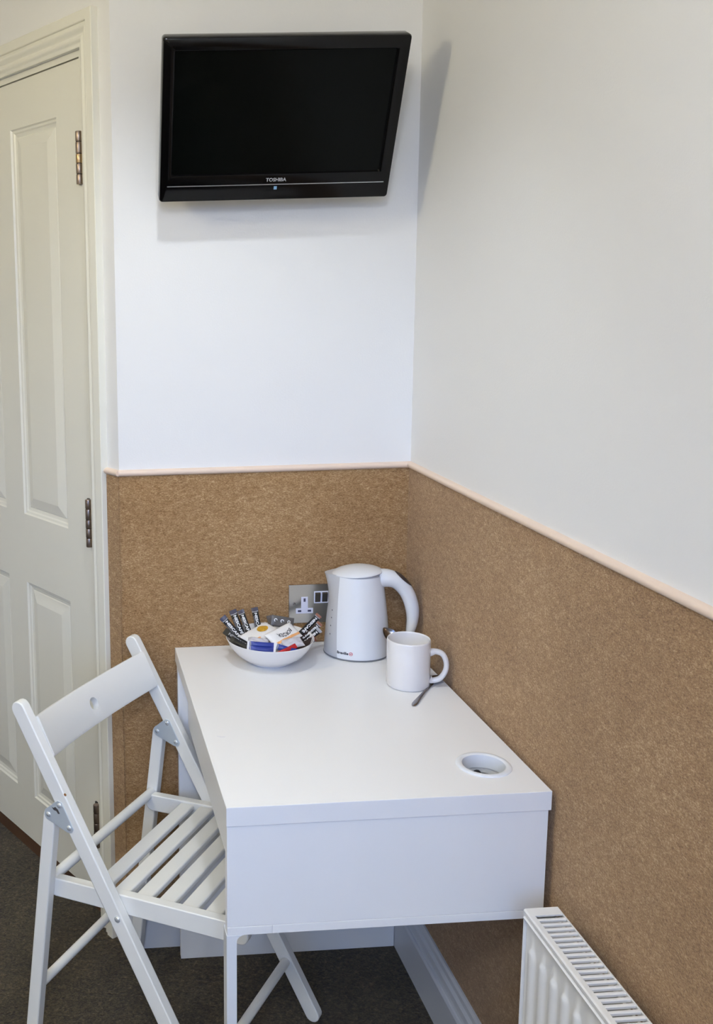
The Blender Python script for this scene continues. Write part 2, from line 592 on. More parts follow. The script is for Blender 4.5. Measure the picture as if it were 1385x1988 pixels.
# ------------------------------------------------------------------ the desk
ZD, ZS, ZB = .75, .7174, .5266
XLd, XRd, YFd = -.5426, -.0126, -.7342
desk = empty('desk', ((XLd + XRd) / 2, YFd / 2, 0))
tag(desk, 'white wooden desk standing in the corner with a round cable hole', 'desk')
DO_ = desk.location
GX, GY = -.0845, -.6355
top = obj('desk_top', bx(XLd, XRd, YFd, -.006, ZS, ZD), M['desk'], desk, org=DO_)
cb = lathe(bmesh.new(), [(0, -.1), (.0375, -.1), (.0375, .1), (0, .1)], 48, (GX - DO_.x, GY - DO_.y, ZD))
cut(top, cb)
b_ = top.modifiers.new('bevel', 'BEVEL')
b_.width, b_.segments, b_.limit_method, b_.angle_limit = .0012, 2, 'ANGLE', R(60)
obj('end_panel', bx(XLd + .001, XRd - .004, YFd + .002, YFd + .020, ZB + .015, ZS), M['desk'], desk, org=DO_, bevel=.0006)
obj('bottom_board', bx(XLd + .075, XRd - .004, YFd + .0015, -.062, ZB, ZB + .0145), M['desk'], desk, org=DO_, bevel=.0006)
obj('bottom_edge', bx(XLd + .001, XLd + .0748, YFd + .0015, YFd + .020, ZB, ZB + .0145), M['desk'], desk, org=DO_, bevel=.0006)
obj('wall_side_panel', bx(XRd - .022, XRd - .005, YFd + .0205, -.062, ZB + .0148, ZS), M['desk'], desk, org=DO_)
obj('apron', bx(XLd + .022, XLd + .040, YFd + .0205, -.062, .585, ZS), M['desk'], desk, org=DO_, bevel=.0008)
obj('rear_panel', bx(XLd, -.031, -.0595, -.0415, 0, ZS), M['desk'], desk, org=DO_, bevel=.0006)


def leg(x0, x1):
    bm = bx(x0, x1, YFd + .001, YFd + .032, 0, ZB)
    return bm


bm = leg(XLd, XLd + .0165)
# small rounded fillet where the leg meets the bottom board
pts = [(XLd + .0165, ZB), (XLd + .0165, ZB - .012)] + [(XLd + .0165 + .012 * (1 - math.cos(a)), ZB - .012 + .012 * math.sin(a)) for a in (R(25), R(50), R(75))] + [(XLd + .0285, ZB)]
prism(bm, pts, lambda p, k: (p[0], YFd + (.001 if k == 0 else .032), p[1]))
obj('leg', bm, M['metalwhite'], desk, org=DO_, bevel=.0008)
gp = [(.0372, -.021), (.0372, -.001), (.0455, -.0002), (.0455, .0012), (.0435, .0030), (.0385, .0034), (.0352, .0016), (.0345, -.004), (.0340, -.021)]
bm = lathe(bmesh.new(), gp + [gp[0]], 56, (GX, GY, ZD))
tag(obj('cable_grommet', bm, M['metalwhite'], desk, org=DO_, smooth=40), 'white plastic ring lining the cable hole')
bm = bmesh.new()
prism(bm, [(-.5180, -.4760), (-.5105, -.4810), (-.5040, -.4808), (-.5030, -.4788), (-.5045, -.4802), (-.5100, -.4803)], lambda p, k: (p[0], p[1], ZD + .0001 + .0002 * k))
obj('scuff_mark', bm, M['insert'], desk, org=DO_)
cab = bmesh.new()
tube(cab, bez([(-.20, -.56, .5461), (-.15, -.575, .5461), (-.118, -.585, .60), (-.104, -.608, .700), (-.090, -.611, .7225), (-.080, -.611, .719), (-.070, -.600, .67), (-.060, -.52, .5461), (-.075, -.42, .5461)], 7), .0045, 10)
o = obj('power_cable', cab, M['black'], org=(-.13, -.5, .5416), smooth=60)
tag(o, 'black power cable lying inside the desk under the cable hole', 'cable')

# ------------------------------------------------------------------ the folding chair
CX, CY, CT, CH = -.6848, -.2535, -.6131, .2082
chair = empty('folding_chair', (CX, CY, 0), CT)
tag(chair, 'white wooden folding chair with slatted seat pushed up to the desk', 'chair')


def stadium(a, b, w, ra=1.0, rb=1.0, n=8):
    """outline of a bar from a to b (u, z) of width w; ra / rb = roundness of the ends"""
    a, b = Vector(a), Vector(b)
    t = (b - a).normalized()
    s = Vector((-t.y, t.x))
    out = []
    for k in range(n + 1):
        an = PI * k / n
        out.append(b + s * (w / 2 * math.cos(an)) + t * (w / 2 * math.sin(an) * rb))
    for k in range(n + 1):
        an = PI * k / n
        out.append(a - s * (w / 2 * math.cos(an)) - t * (w / 2 * math.sin(an) * ra))
    return out


def bar(out, v0, v1):
    return prism(bmesh.new(), [(p[0], p[1]) for p in out], lambda p, k: (p[0], v0 if k == 0 else v1, p[1]))


PT, PB = (-.0905, .777), (.3468, .0155)              # long post: top, front foot
LT, LB = (-.0253, .5780), (-.0985, .0125)            # rear leg
for s in (-1, 1):
    v = s * CH
    obj('back_post', bar(stadium(PT, PB, .031), v - .0105, v + .0105), M['chair'], chair, bevel=.0022, smooth=40)
    obj('rear_leg', bar(stadium(LT, LB, .027, .9, .9), v - .0105, v + .0105), M['chair'], chair, bevel=.0022, smooth=40)
    for f in (-1, 1):                                # zinc hinge plates on both faces
        vf = v + f * .0105
        R1, R2, R3 = (.0015, .607), (-.0245, .5825), (.0225, .567)
        c = [(.006, .6135), (-.0025, .6155), (-.009, .6105), (-.033, .590), (-.035, .580), (-.029, .572), (.018, .5565), (.028, .558), (.0315, .5655)]
        pl = obj('hinge_plate', bar(c, vf, vf + f * .0022), M['plate'], chair, bevel=.0005)
        for q in (R1, R2, R3):
            bm = lathe(bmesh.new(), [(0, 0), (.0052, 0), (.0050, .0012), (.0036, .0024), (0, .0030)], 14)
            mapv(bm, lambda p, q=q, vf=vf, f=f: (q[0] + p.x, vf + f * (.0022 + p.z), q[1] + p.y))
            obj('rivet', bm, M['rivet'], pl, smooth=50)
    # seat side rail, inboard of the posts
    z_ = lambda u: .4185 + .0857 * u
    vr = s * (CH - .0105 - .0105)
    obj('seat_rail', bar(stadium((-.033, z_(-.033)), (.3625, z_(.3625)), .038, .8, .8), vr - .0098, vr + .0098), M['chair'], chair, bevel=.002, smooth=40)
    bm = lathe(bmesh.new(), [(0, 0), (.0062, 0), (.0060, .0015), (.0042, .0030), (0, .0037)], 14)
    mapv(bm, lambda p, v=v, s=s: (.124 + p.x, v + s * (.0105 + p.z), .4120 + p.y))
    obj('pivot_bolt', bm, M['rivet'], chair, smooth=50)
# chipped paint of the near plate and a brown knot on the near post
bm = bmesh.new()
pts = [(-.021, .6005), (-.017, .5985), (-.012, .6015), (-.006, .5975), (-.002, .5905), (-.006, .589), (-.010, .594), (-.016, .5945)]
prism(bm, pts, lambda p, k: (p[0] + .004, -CH - .0128 - .0002 * k, p[1]))
obj('paint_chip', bm, M['chip'], chair)
bm = bmesh.new()
prism(bm, [(.0140 + .0030 * math.cos(k * PI / 6), .6310 + .0028 * math.sin(k * PI / 6)) for k in range(12)], lambda p, k: (p[0], -CH - .0105 - .0003 * k, p[1]))
obj('brown_mark', bm, M['brownspot'], chair)
# slats
sl = CH - .021 - .0098
ang = math.atan(.0857)
me0 = None
for k in range(7):
    u = .061 + .0478 * k
    zc = z_(u) + .0095
    if me0 is None:
        bm = bx(-.0168, .0168, -sl, sl, -.006, .006)
        o = obj('seat_slat', bm, M['chair'], chair, bevel=.0035, seg=3)
        me0 = o
    else:
        o = me0.copy()
        COL.objects.link(o)
        o.parent = chair
    o.location = (u, 0, zc)
    o.rotation_euler = (0, -ang, 0)
# round stretchers
for (u, z, w_, r_) in ((-.0425, .431, CH - .0105, .0105), (-.0735, .195, CH - .0105, .0098), (.286, .122, CH - .0105, .0098)):
    obj('stretcher', tube(bmesh.new(), [(u, -w_, z), (u, 0, z), (u, w_, z)], r_, 18), M['chair'], chair, smooth=50)
# bowed back board with a round hole
t_ = (Vector((-.027, .691)) - Vector((-.0627, .761))).normalized()      # down along the board
n_ = Vector((t_.y, -t_.x))                                               # towards the back
if n_.x > 0: n_ = -n_
mid = Vector((-.0465, .7235))
bm = bmesh.new()
K = 28
VW = CH - .0106
rings = []
for k in range(K + 1):
    v = -VW + 2 * VW * k / K
    bow = .026 * (1 - (v / VW) ** 2)
    c = mid + n_ * bow
    ring = []
    hh_, tt_ = .0415, .0075
    for (a, b) in ((-1, -1), (-.88, -1), (.88, -1), (1, -.7), (1, .7), (.88, 1), (-.88, 1), (-1, .7)):
        p = c + t_ * (a * hh_) + n_ * (b * tt_ * (.75 if abs(a) == 1 else 1))
        ring.append(bm.verts.new((p.x, v, p.y)))
    rings.append(ring)
for A, B in zip(rings, rings[1:]):
    for k in range(8): bm.faces.new((A[k], A[(k + 1) % 8], B[(k + 1) % 8], B[k]))
bm.faces.new(rings[0])
bm.faces.new(rings[-1][::-1])
bb = obj('back_board', bm, M['chair'], chair)
cbm = bmesh.new()
hc = mid + n_ * .026 + t_ * .002
tube(cbm, [(hc.x - n_.x * .03, 0, hc.y - n_.y * .03), (hc.x + n_.x * .03, 0, hc.y + n_.y * .03)], .0135, 32)
cut(bb, cbm)
for p in bb.data.polygons: p.use_smooth = True
bb.data.set_sharp_from_angle(angle=R(38))

# ------------------------------------------------------------------ the television
tv = empty('television', (-.3328, -.1483, 1.8835))
tv.rotation_euler = (R(25.94), R(-.63), R(.63))
tag(tv, 'small black flat television tilted down high on the white wall', 'television')
TW, THh = .24, .161


def rrect(w, h, r, n=5, cx=0, cz=0):
    out = []
    for (sx, sz, a0) in ((1, 1, 0), (-1, 1, 90), (-1, -1, 180), (1, -1, 270)):
        for k in range(n + 1):
            a = R(a0 + 90 * k / n)
            out.append((cx + sx * (w - r) + r * math.cos(a), cz + sz * (h - r) + r * math.sin(a)))
    return out


# bezel: outer rounded frame with a slope into the screen
bm = bmesh.new()
SX0, SX1, SZ0, SZ1 = -.2165, .2150, -.1055, .1362
loops = []
for (w, h, r, y) in ((TW - .004, THh - .004, .006, .046), (TW - .0005, THh - .0005, .007, .030), (TW, THh, .007, .006), (TW - .0015, THh - .0015, .006, .0015), (TW - .004, THh - .004, .005, 0)):
    loops.append([bm.verts.new((x, y, z)) for x, z in rrect(w, h, r)])
n = len(loops[0])
for (e, y) in ((.004, -.0005), (.0005, .0005), (-.0022, .0055)):
    w, h = (SX1 - SX0) / 2 + e, (SZ1 - SZ0) / 2 + e
    loops.append([bm.verts.new((x, y, z)) for x, z in rrect(w, h, .003, 5, (SX0 + SX1) / 2, (SZ0 + SZ1) / 2)])
for A, B in zip(loops, loops[1:]):
    for k in range(n): bm.faces.new((A[k], A[(k + 1) % n], B[(k + 1) % n], B[k]))
bm.faces.new(loops[0])
obj('bezel', bm, M['tvblack'], tv, smooth=30)
obj('screen', bx(SX0 + .001, SX1 - .001, .0045, .010, SZ0 + .001, SZ1 - .001), M['tvscreen'], tv)
bm = bmesh.new()
pts_b = [(.19, .115, .046), (.185, .110, .060), (.12, .075, .078)]
lp = [[bm.verts.new((x, y, z - .005)) for x, z in rrect(w, h, .02)] for w, h, y in pts_b]
for A, B in zip(lp, lp[1:]):
    for k in range(len(A)): bm.faces.new((A[k], A[(k + 1) % len(A)], B[(k + 1) % len(A)], B[k]))
bm.faces.new(lp[-1])
bm.faces.new(lp[0][::-1])
obj('back_cover', bm, M['tvback'], tv, smooth=30)
obj('silver_line', bx(-.2245, .2265, -.0012, .0008, -.1279, -.1263), M['silver'], tv)
lg = text_bm('TOSHIBA', .0425, .0078, bold=.03)
mapv(lg, lambda p: (p.x - .0210, -.0012, p.y - .1210))
tag(obj('logo', lg, M['logo'], tv), 'silver maker lettering under the screen')
bm = bx(-.0031, .0031, -.0015, .0005, -.1378, -.1312)
obj('indicator', bm, M['led'], tv)
# wall bracket: tilting head, arm and wall plate (world-aligned pieces expressed in the TV's frame)
inv = (Matrix.Translation(tv.location) @ tv.rotation_euler.to_matrix().to_4x4()).inverted()


def tvw(bm): return mapv(bm, lambda p: inv @ p)


obj('wall_plate', tvw(bx(-.36, -.30, -.012, -.0002, 1.80, 1.92)), M['tvback'], tv, bevel=.002)
obj('bracket_arm', tvw(bx(-.345, -.315, -.085, -.010, 1.845, 1.875)), M['tvback'], tv, bevel=.002)
obj('tilt_head', bx(-.05, .05, .0782, .088, -.05, .04), M['tvback'], tv, bevel=.002)

# ------------------------------------------------------------------ the radiator
RXo, RXi, RY0, RY1, RZ0, RZ1 = -.090, -.034, -.8125, -1.72, .13, .600
rad = empty('radiator', ((RXo + RXi) / 2, (RY0 + RY1) / 2, RZ0))
tag(rad, 'white steel panel radiator with a slotted top grille on right wall', 'radiator')
ro = rad.location
# front panel with vertical flutes
bm = bmesh.new()
ys = []
y = RY0 - .002
NY = 0
fl0, pit_ = -.8375, .0338
yy = []
yv = RY0 - .003
while yv > RY1 + .003:
    yy.append(yv)
    yv -= pit_ / 12
zz = [RZ0, RZ0 + .036] + [RZ0 + .036 + .022 * k / 5 for k in range(1, 6)] + [.30, .45] + [.528 + .022 * k / 6 for k in range(1, 7)] + [.578, .5845]
grid = []
for z in zz:
    row = []
    for yv in yy:
        ph = (yv - fl0) / pit_
        d_ = abs(ph - round(ph))                      # 0 at the flute axis, .5 between
        a = max(0, 1 - (d_ / .36) ** 2)
        # rounded end of each flute
        e = 1.0
        for ze, sg in ((.552, -1), (RZ0 + .034, 1)):
            q = (z - ze) * sg
            lim = .012 * (d_ / .36) ** 2 if d_ < .36 else 1
            e = min(e, max(0, min(1, (q - lim) / .010)))
        if round(ph) > 0 or ph < -26: e = 0
        out = .0055 * a * (e * e * (3 - 2 * e))
        row.append(bm.verts.new((RXo - .0005 + .0055 - out, yv, z)))
    grid.append(row)
for A, B in zip(grid, grid[1:]):
    for k in range(len(A) - 1): bm.faces.new((A[k], A[k + 1], B[k + 1], B[k]))
# folded upper lip
A = grid[-1]
for (dx, dz) in ((-.0062, .0012), (-.0070, .0034), (-.004, .0052), (.010, .0052)):
    B = [bm.verts.new((RXo + .005 + dx, v.co.y, .5845 + dz)) for v in A]
    for k in range(len(A) - 1): bm.faces.new((A[k], A[k + 1], B[k + 1], B[k]))
    A = B
obj('front_panel', bm, M['radiator'], rad, org=ro, smooth=50)
obj('rear_panel', bx(RXi - .010, RXi - .006, RY1 + .004, RY0 - .004, RZ0, .588), M['radiator'], rad, org=ro)
# end covers
for ya, yb in ((RY0 - .0025, RY0), (RY1, RY1 + .0025)):
    bm = bx(RXo, RXi, ya, yb, RZ0, RZ1 - .002)
    obj('end_cover', bm, M['radiator'], rad, org=ro, bevel=.0008)
# top grille: frame and cross bars
bm = bmesh.new()
sx0, sx1 = -.0808, -.0378
prof_o = [(RXo, .5925), (RXo - .0003, RZ1 - .002), (RXo + .0018, RZ1), (sx0, RZ1), (sx0, .5975), (RXo + .003, .5975), (RXo + .003, .5925)]
prism(bm, prof_o, lambda p, k: (p[0], RY0 if k == 0 else RY1, p[1]))
prof_i = [(RXi, .588), (RXi, RZ1 - .002), (RXi - .0018, RZ1), (sx1, RZ1), (sx1, .5975), (RXi - .003, .5975), (RXi - .003, .588)]
prism(bm, prof_i, lambda p, k: (p[0], RY0 if k == 0 else RY1, p[1]))
SL0, PITs = -.8348, .01178
box(bm, sx0, sx1, SL0 + .0034, RY0, .5975, RZ1)
ns = int((SL0 - RY1 - .02) / PITs)
box(bm, sx0, sx1, RY1, SL0 - PITs * ns - .0034 + .0005, .5975, RZ1)
gr = obj('top_grille', bm, M['radiator'], rad, org=ro)
bar0 = None
for k in range(ns):
    yc = SL0 - PITs * (k + .5)
    if bar0 is None:
        bm = bmesh.new()
        hw_ = PITs / 2 - .0034 + .0004
        pr = [(-hw_, -.003), (-hw_, .0006), (-hw_ * .5, .0014), (hw_ * .5, .0014), (hw_, .0006), (hw_, -.003)]
        prism(bm, pr, lambda p, k: (sx0 if k == 0 else sx1, p[0], p[1]))
        bar0 = obj('grille_bar', bm, M['radiator'], gr)
        o = bar0
    else:
        o = bar0.copy()
        COL.objects.link(o)
        o.parent = gr
    o.location = Vector((0, yc, RZ1 - .0016)) - ro
    o.location.x = -ro.x
# convector fins and water channels inside, coloured dark for the shade there
bm = bmesh.new()
yv = RY0 - .03
zig = []
k = 0
while yv > RY1 + .03:
    zig.append((RXo + .014 if k % 2 else RXi - .018, yv))
    yv -= .0095
    k += 1
va = [(bm.verts.new((x, y_, RZ0 + .03)), bm.verts.new((x, y_, .545))) for x, y_ in zig]
for a, b in zip(va, va[1:]): bm.faces.new((a[0], b[0], b[1], a[1]))
obj('convector_fins', bm, M['radshade'], rad, org=ro)
# brackets to the wall, pipes to the floor
for y_ in (-.95, -1.58):
    obj('bracket', bx(RXi - .008, -.0052, y_ - .015, y_ + .015, .40, .56), M['radiator'], rad, org=ro)
for y_ in (-.825, -1.705):
    bm = tube(bmesh.new(), bez([(-.062, y_ , RZ0 + .02), (-.062, y_ + (.02 if y_ > -1 else -.02), RZ0 - .03), (-.062, y_ + (.022 if y_ > -1 else -.022), 0)], 6), .0075, 12)
    obj('pipe', bm, M['radiator'], rad, org=ro, smooth=50)

# ------------------------------------------------------------------ the power socket
so = Vector((-.2063, -.005, .843))
soc = empty('power_socket', so)
tag(soc, 'chrome double power socket on the carpeted wall behind kettle', 'socket')
pts = rrect(.0731, .0455, .002, 3)
obj('face_plate', prism(bmesh.new(), pts, lambda p, k: (p[0], -.0045 if k else 0, p[1])), M['chrome'], soc, bevel=.001)
for s in (-1, 1):
    cx = s * .0368
    cz = -.007
    w1, w2, h1, h2 = .0078, .0200, .0155, .0125
    T = [(-w2, -h1), (w2, -h1), (w2, -h1 + h2), (w1, -h1 + h2), (w1, h1 + .0085), (-w1, h1 + .0085), (-w1, -h1 + h2), (-w2, -h1 + h2)]
    ins = obj('socket_insert', prism(bmesh.new(), T, lambda p, k: (cx + p[0], -.0044 - .0013 * k, cz + p[1])), M['insert'], soc, bevel=.0005)
    for (a, b, ww, hh2) in ((0, .0165, .0024, .0040), (-.0115, -.0093, .0040, .0024), (.0115, -.0093, .0040, .0024)):
        obj('pin_hole', bx(cx + a - ww, cx + a + ww, -.0059, -.0056, cz + b - hh2, cz + b + hh2), M['hole'], ins)
    bm = lathe(bmesh.new(), [(0, 0), (.0034, 0), (.0032, .0008), (0, .0016)], 14)
    mapv(bm, lambda p: (s * .0603 + p.x, -.0045 - p.z, .0005 + p.y))
    obj('screw', bm, M['steel'], soc, smooth=50)
bm = bmesh.new()
box(bm, -.0150, .0185, -.0056, -.0044, .0008, .0292)
fr_ = obj('switch_frame', bm, M['insert'], soc, bevel=.0006)
for s in (-1, 1):
    bm = bmesh.new()
    c = .0018 + s * .0082
    prism(bm, [(-.0056, .0036), (-.0056, .0264), (-.0092, .0240), (-.0062, .0050)], lambda p, k: (c + (.0062 if k else -.0062), p[0], p[1]))
    obj('rocker', bm, M['switch'], soc)

# ------------------------------------------------------------------ the kettle
KX, KY, KA = -.1435, -.0830, R(-15)
ket = empty('kettle', (KX, KY, ZD + .0002), KA)
tag(ket, 'white plastic jug kettle with grey spout side on the desk', 'kettle')
KH = .1830


def krad(z):
    t = z / KH
    return .0715 - .0185 * (t ** 1.15) + .0022 * math.sin(PI * t)


def kpt(phi, z, extra=0.0):
    r = krad(z) + extra
    return ((r) * math.cos(phi), r * .90 * math.sin(phi), z)


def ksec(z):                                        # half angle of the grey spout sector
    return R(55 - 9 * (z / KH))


zs = [.004, .008] + [.008 + (KH - .008) * k / 22 for k in range(1, 23)]
bm = bmesh.new()
rings = []
NB = 48
for z in zs:
    a = PI - ksec(z)
    ex = .0014 * min(1, (z - .003) / .01)
    ring = [bm.verts.new(kpt(-a, z, -.002))]
    ring += [bm.verts.new(kpt(-a + 2 * a * k / NB, z, ex)) for k in range(NB + 1)]
    ring += [bm.verts.new(kpt(a, z, -.002))]
    rings.append(ring)
for A, B in zip(rings, rings[1:]):
    for k in range(len(A) - 1): bm.faces.new((A[k], A[k + 1], B[k + 1], B[k]))
obj('body_shell', bm, M['kettle'], ket, smooth=35)
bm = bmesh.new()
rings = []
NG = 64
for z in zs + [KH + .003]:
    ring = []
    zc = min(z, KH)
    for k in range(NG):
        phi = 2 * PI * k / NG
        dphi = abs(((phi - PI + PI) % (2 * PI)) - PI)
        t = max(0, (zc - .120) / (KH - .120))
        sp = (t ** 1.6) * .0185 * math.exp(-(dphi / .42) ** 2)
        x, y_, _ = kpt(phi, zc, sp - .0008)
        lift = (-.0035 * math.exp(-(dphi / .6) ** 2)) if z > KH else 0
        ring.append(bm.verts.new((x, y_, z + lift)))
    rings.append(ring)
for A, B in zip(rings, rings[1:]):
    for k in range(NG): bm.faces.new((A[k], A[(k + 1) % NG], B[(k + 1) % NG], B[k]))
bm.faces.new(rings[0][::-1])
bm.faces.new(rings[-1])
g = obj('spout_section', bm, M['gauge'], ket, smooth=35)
for z in (.052, .071, .089, .106):                  # level marks on the grey side
    a = -PI + R(34)
    bm = bmesh.new()
    x, y_, _ = kpt(a, z, .0002)
    q = lathe(bmesh.new(), [(0, 0), (.0017, 0), (0, .0003)], 8)
    mapv(q, lambda p: (x + math.cos(a + PI / 2) * p.x + math.cos(a) * p.z, y_ + math.sin(a + PI / 2) * p.x + math.sin(a) * p.z, z + p.y))
    obj('level_mark', q, M['mark'], g)
bm = lathe(bmesh.new(), [(0, 0), (.0690, 0), (.0712, .0012), (.0712, .0036), (.0690, .0042), (0, .0042)], 64, sy=.90)
obj('foot_ring', bm, M['seam'], ket, smooth=40)
bm = lathe(bmesh.new(), [(.0525, .0008), (.0545, .0016), (.0548, .0034), (.0530, .0052), (.045, .0092), (.03, .0138), (.015, .0164), (0, .0172), (0, .0008)], 56, (0, 0, KH + .0015), sy=.92)
mapv(bm, lambda p: (p.x, p.y, p.z + .075 * (p.x - .010)))    # the lid rises towards the handle
obj('lid', bm, M['kettle'], ket, smooth=50)
# handle: broad where it leaves the body, tapering down to a free tip
hp = bez([(.034, 0, .1690), (.060, 0, .1745), (.0850, 0, .1680), (.1060, 0, .1450), (.1185, 0, .1120), (.1205, 0, .0800), (.1140, 0, .0430)], 7)
nn = len(hp)


def interp(tab, t):
    for (a, va_), (b, vb) in zip(tab, tab[1:]):
        if t <= b: return va_ + (vb - va_) * ((t - a) / (b - a) if b > a else 0)
    return tab[-1][1]


ra = [interp([(0, .0215), (.18, .0200), (.33, .0175), (.5, .0160), (.7, .0150), (.9, .0112), (.97, .0088), (1, .0050)], i / (nn - 1)) for i in range(nn)]
rb = [interp([(0, .0250), (.25, .0210), (.45, .0165), (.7, .0160), (.9, .0130), (.97, .0105), (1, .0060)], i / (nn - 1)) for i in range(nn)]
bm = tube(bmesh.new(), hp, ra, 28, r2=rb)
obj('handle', bm, M['kettle'], ket, smooth=60)
# dark finger inlay on the outer curve of the handle
fr3 = frames(hp)
bm = bmesh.new()
rows_ = []
i0, i1 = int(nn * .27), int(nn * .47)
for i in range(i0, i1 + 1):
    p, t, a, b = fr3[i]
    k = (i - i0) / (i1 - i0)
    ww = math.sin(PI * min(max(k, .0), 1)) ** .5 * .75 + .02
    row = []
    for j in range(-4, 5):
        an = ww * j / 4
        outd = 1 if a.x > 0 or a.z > 0 else -1
        row.append(bm.verts.new(p + a * outd * (ra[i] + .0007) * math.cos(an) + b * (rb[i] + .0007) * math.sin(an)))
    rows_.append(row)
for A, B in zip(rows_, rows_[1:]):
    for k in range(8): bm.faces.new((A[k], A[k + 1], B[k + 1], B[k]))
tag(obj('switch_inlay', bm, M['grip'], ket, smooth=60), 'dark inlay on top of the handle')
# lettering wrapped round the body


def kwrap(bm, a0, z0, ex=.0017):
    def f(p):
        z = z0 + p.y
        phi = a0 + p.x / krad(z)
        return kpt(phi, z, ex)
    return mapv(bm, f)


A0 = R(-141) - KA
tb = text_bm('Breville', .0258, .0062, bold=.035)
bmesh.ops.triangulate(tb, faces=tb.faces)
tag(obj('lettering', kwrap(tb, A0 + R(1), .0150), M['blackprint'], ket), 'dark maker lettering')
bm = bmesh.new()
n = 24
for (r0, r1) in ((.0030, .0040),):
    i_ = [bm.verts.new((r0 * math.cos(2 * PI * k / n), r0 * math.sin(2 * PI * k / n), 0)) for k in range(n)]
    o_ = [bm.verts.new((r1 * math.cos(2 * PI * k / n), r1 * math.sin(2 * PI * k / n), 0)) for k in range(n)]
    for k in range(n): bm.faces.new((i_[k], o_[k], o_[(k + 1) % n], i_[(k + 1) % n]))
v = [bm.verts.new(c) for c in ((-.0028, -.0010, 0), (.0004, -.0010, 0), (.0028, .0010, 0), (-.0004, .0010, 0))]
bm.faces.new(v)
mapv(bm, lambda p: (p.x + .0312, p.y + .0030, 0))
tag(obj('emblem', kwrap(bm, A0 + R(1), .0150), M['redprint'], ket), 'red round emblem')

# ------------------------------------------------------------------ mug, spoons
mo = Vector((-.0925, -.2785, ZD + .0002))
mug = empty('mug', mo)
tag(mug, 'plain white china mug with a ring handle beside kettle', 'mug')
MR, MH = .0435, .0995
pf = [(0, .0012), (.034, .0012), (.0352, 0), (.0395, .0), (.0420, .0018), (MR, .006), (MR, MH - .003), (MR - .0006, MH - .0008), (MR - .0016, MH), (MR - .0028, MH - .0008), (MR - .0034, MH - .003), (MR - .0036, .010), (MR - .008, .006), (0, .005)]
obj('cup', lathe(bmesh.new(), pf, 64), M['china'], mug, smooth=50)
ha = R(-16)
path = bez([(.0415, 0, .0720), (.0540, 0, .0745), (.0670, 0, .0690), (.0742, 0, .0520), (.0728, 0, .0340), (.0630, 0, .0180), (.0480, 0, .0125), (.0415, 0, .0150)], 6)
path = [Vector((p.x * math.cos(ha), p.x * math.sin(ha), p.z)) for p in path]
nn = len(path)
rr = [interp([(0, .0085), (.12, .0060), (.5, .0055), (.85, .0058), (1, .0085)], i / (nn - 1)) for i in range(nn)]
obj('handle', tube(bmesh.new(), path, rr, 16, r2=[x * 1.15 for x in rr]), M['china'], mug, smooth=60)


def spoon(name, a, b, label, nrm=(0, 0, 1)):
    """a = handle end, b = tip of the bowl"""
    a, b = Vector(a), Vector(b)
    L = (b - a).length
    t = (b - a).normalized()
    nrm = Vector(nrm)
    nrm = (nrm - t * nrm.dot(t)).normalized()
    s = nrm.cross(t)
    root = empty(name, a)
    tag(root, label, 'spoon', 'teaspoons')

    def W(l, w, h): return t * l + s * w + nrm * h
    # handle: flattened bar, wide end
    bm = bmesh.new()
    rings = []
    HL = L - .040
    tab = [(0, .0020), (.03, .0046), (.10, .0056), (.30, .0042), (.6, .0026), (.85, .0021), (1, .0024)]
    for k in range(25):
        q = k / 24
        w = interp(tab, q)
        h0 = .0016 + .0045 * math.sin(PI * q) * .6
        th = .0010 + .0005 * q
        rings.append([bm.verts.new(W(q * HL, w * cx_, h0 + th * cz_)) for cx_, cz_ in ((-1, 0), (-.7, .9), (0, 1.1), (.7, .9), (1, 0), (.6, -1), (-.6, -1))])
    for A, B in zip(rings, rings[1:]):
        for k in range(7): bm.faces.new((A[k], A[(k + 1) % 7], B[(k + 1) % 7], B[k]))
    bm.faces.new(rings[0])
    bm.faces.new(rings[-1][::-1])
    obj('handle', bm, M['steel'], root, smooth=50)
    bm = bmesh.new()
    rg = []
    for k in range(13):
        q = k / 12
        l = HL - .002 + q * .042
        w = .0142 * max(.02, math.sin(PI * min(1, q * .93 + .055))) ** .75
        row = []
        for j in range(-5, 6):
            x = j / 5
            dep = .0062 * (1 - x * x) * math.sin(PI * q) ** .8
            row.append((l, w * x, .0065 - dep))
        rg.append(row)
    for off in (0, -.0007):
        vv = [[bm.verts.new(W(l, w, h + off)) for l, w, h in row] for row in rg]
        for A, B in zip(vv, vv[1:]):
            for k in range(10): bm.faces.new((A[k], A[k + 1], B[k + 1], B[k]))
    obj('spoon_bowl', bm, M['steel'], root, smooth=60)
    return root


spoon('teaspoon', (-.1195, -.3865, ZD + .0002), (-.0175, -.2510, ZD + .0002), 'steel teaspoon lying on the desk beside the mug handle')
spoon('teaspoon', (-.0300, -.212, ZD + .0005), (-.1040, -.146, ZD + .0740), 'steel teaspoon propped up behind the mug against kettle', (-.3, -.4, 1))

# ------------------------------------------------------------------ the bowl and what is in it
bo = Vector((-.3455, -.1180, ZD + .0002))
bowl = lathe(bmesh.new(), [(0, .0035), (.036, .0035), (.038, 0), (.042, 0), (.0435, .0035), (.060, .0115), (.076, .0240), (.088, .0400), (.0950, .0545), (.0957, .0563), (.0948, .0570), (.0935, .0560), (.0865, .0425), (.0745, .0270), (.058, .0150), (.035, .0080), (0, .0068)], 72, bo)
tag(obj('bowl', bowl, M['china'], org=bo, smooth=50), 'round white china bowl full of sachets on the desk', 'bowl')

VIEW = Vector((-.25, -.85, .46)).normalized()


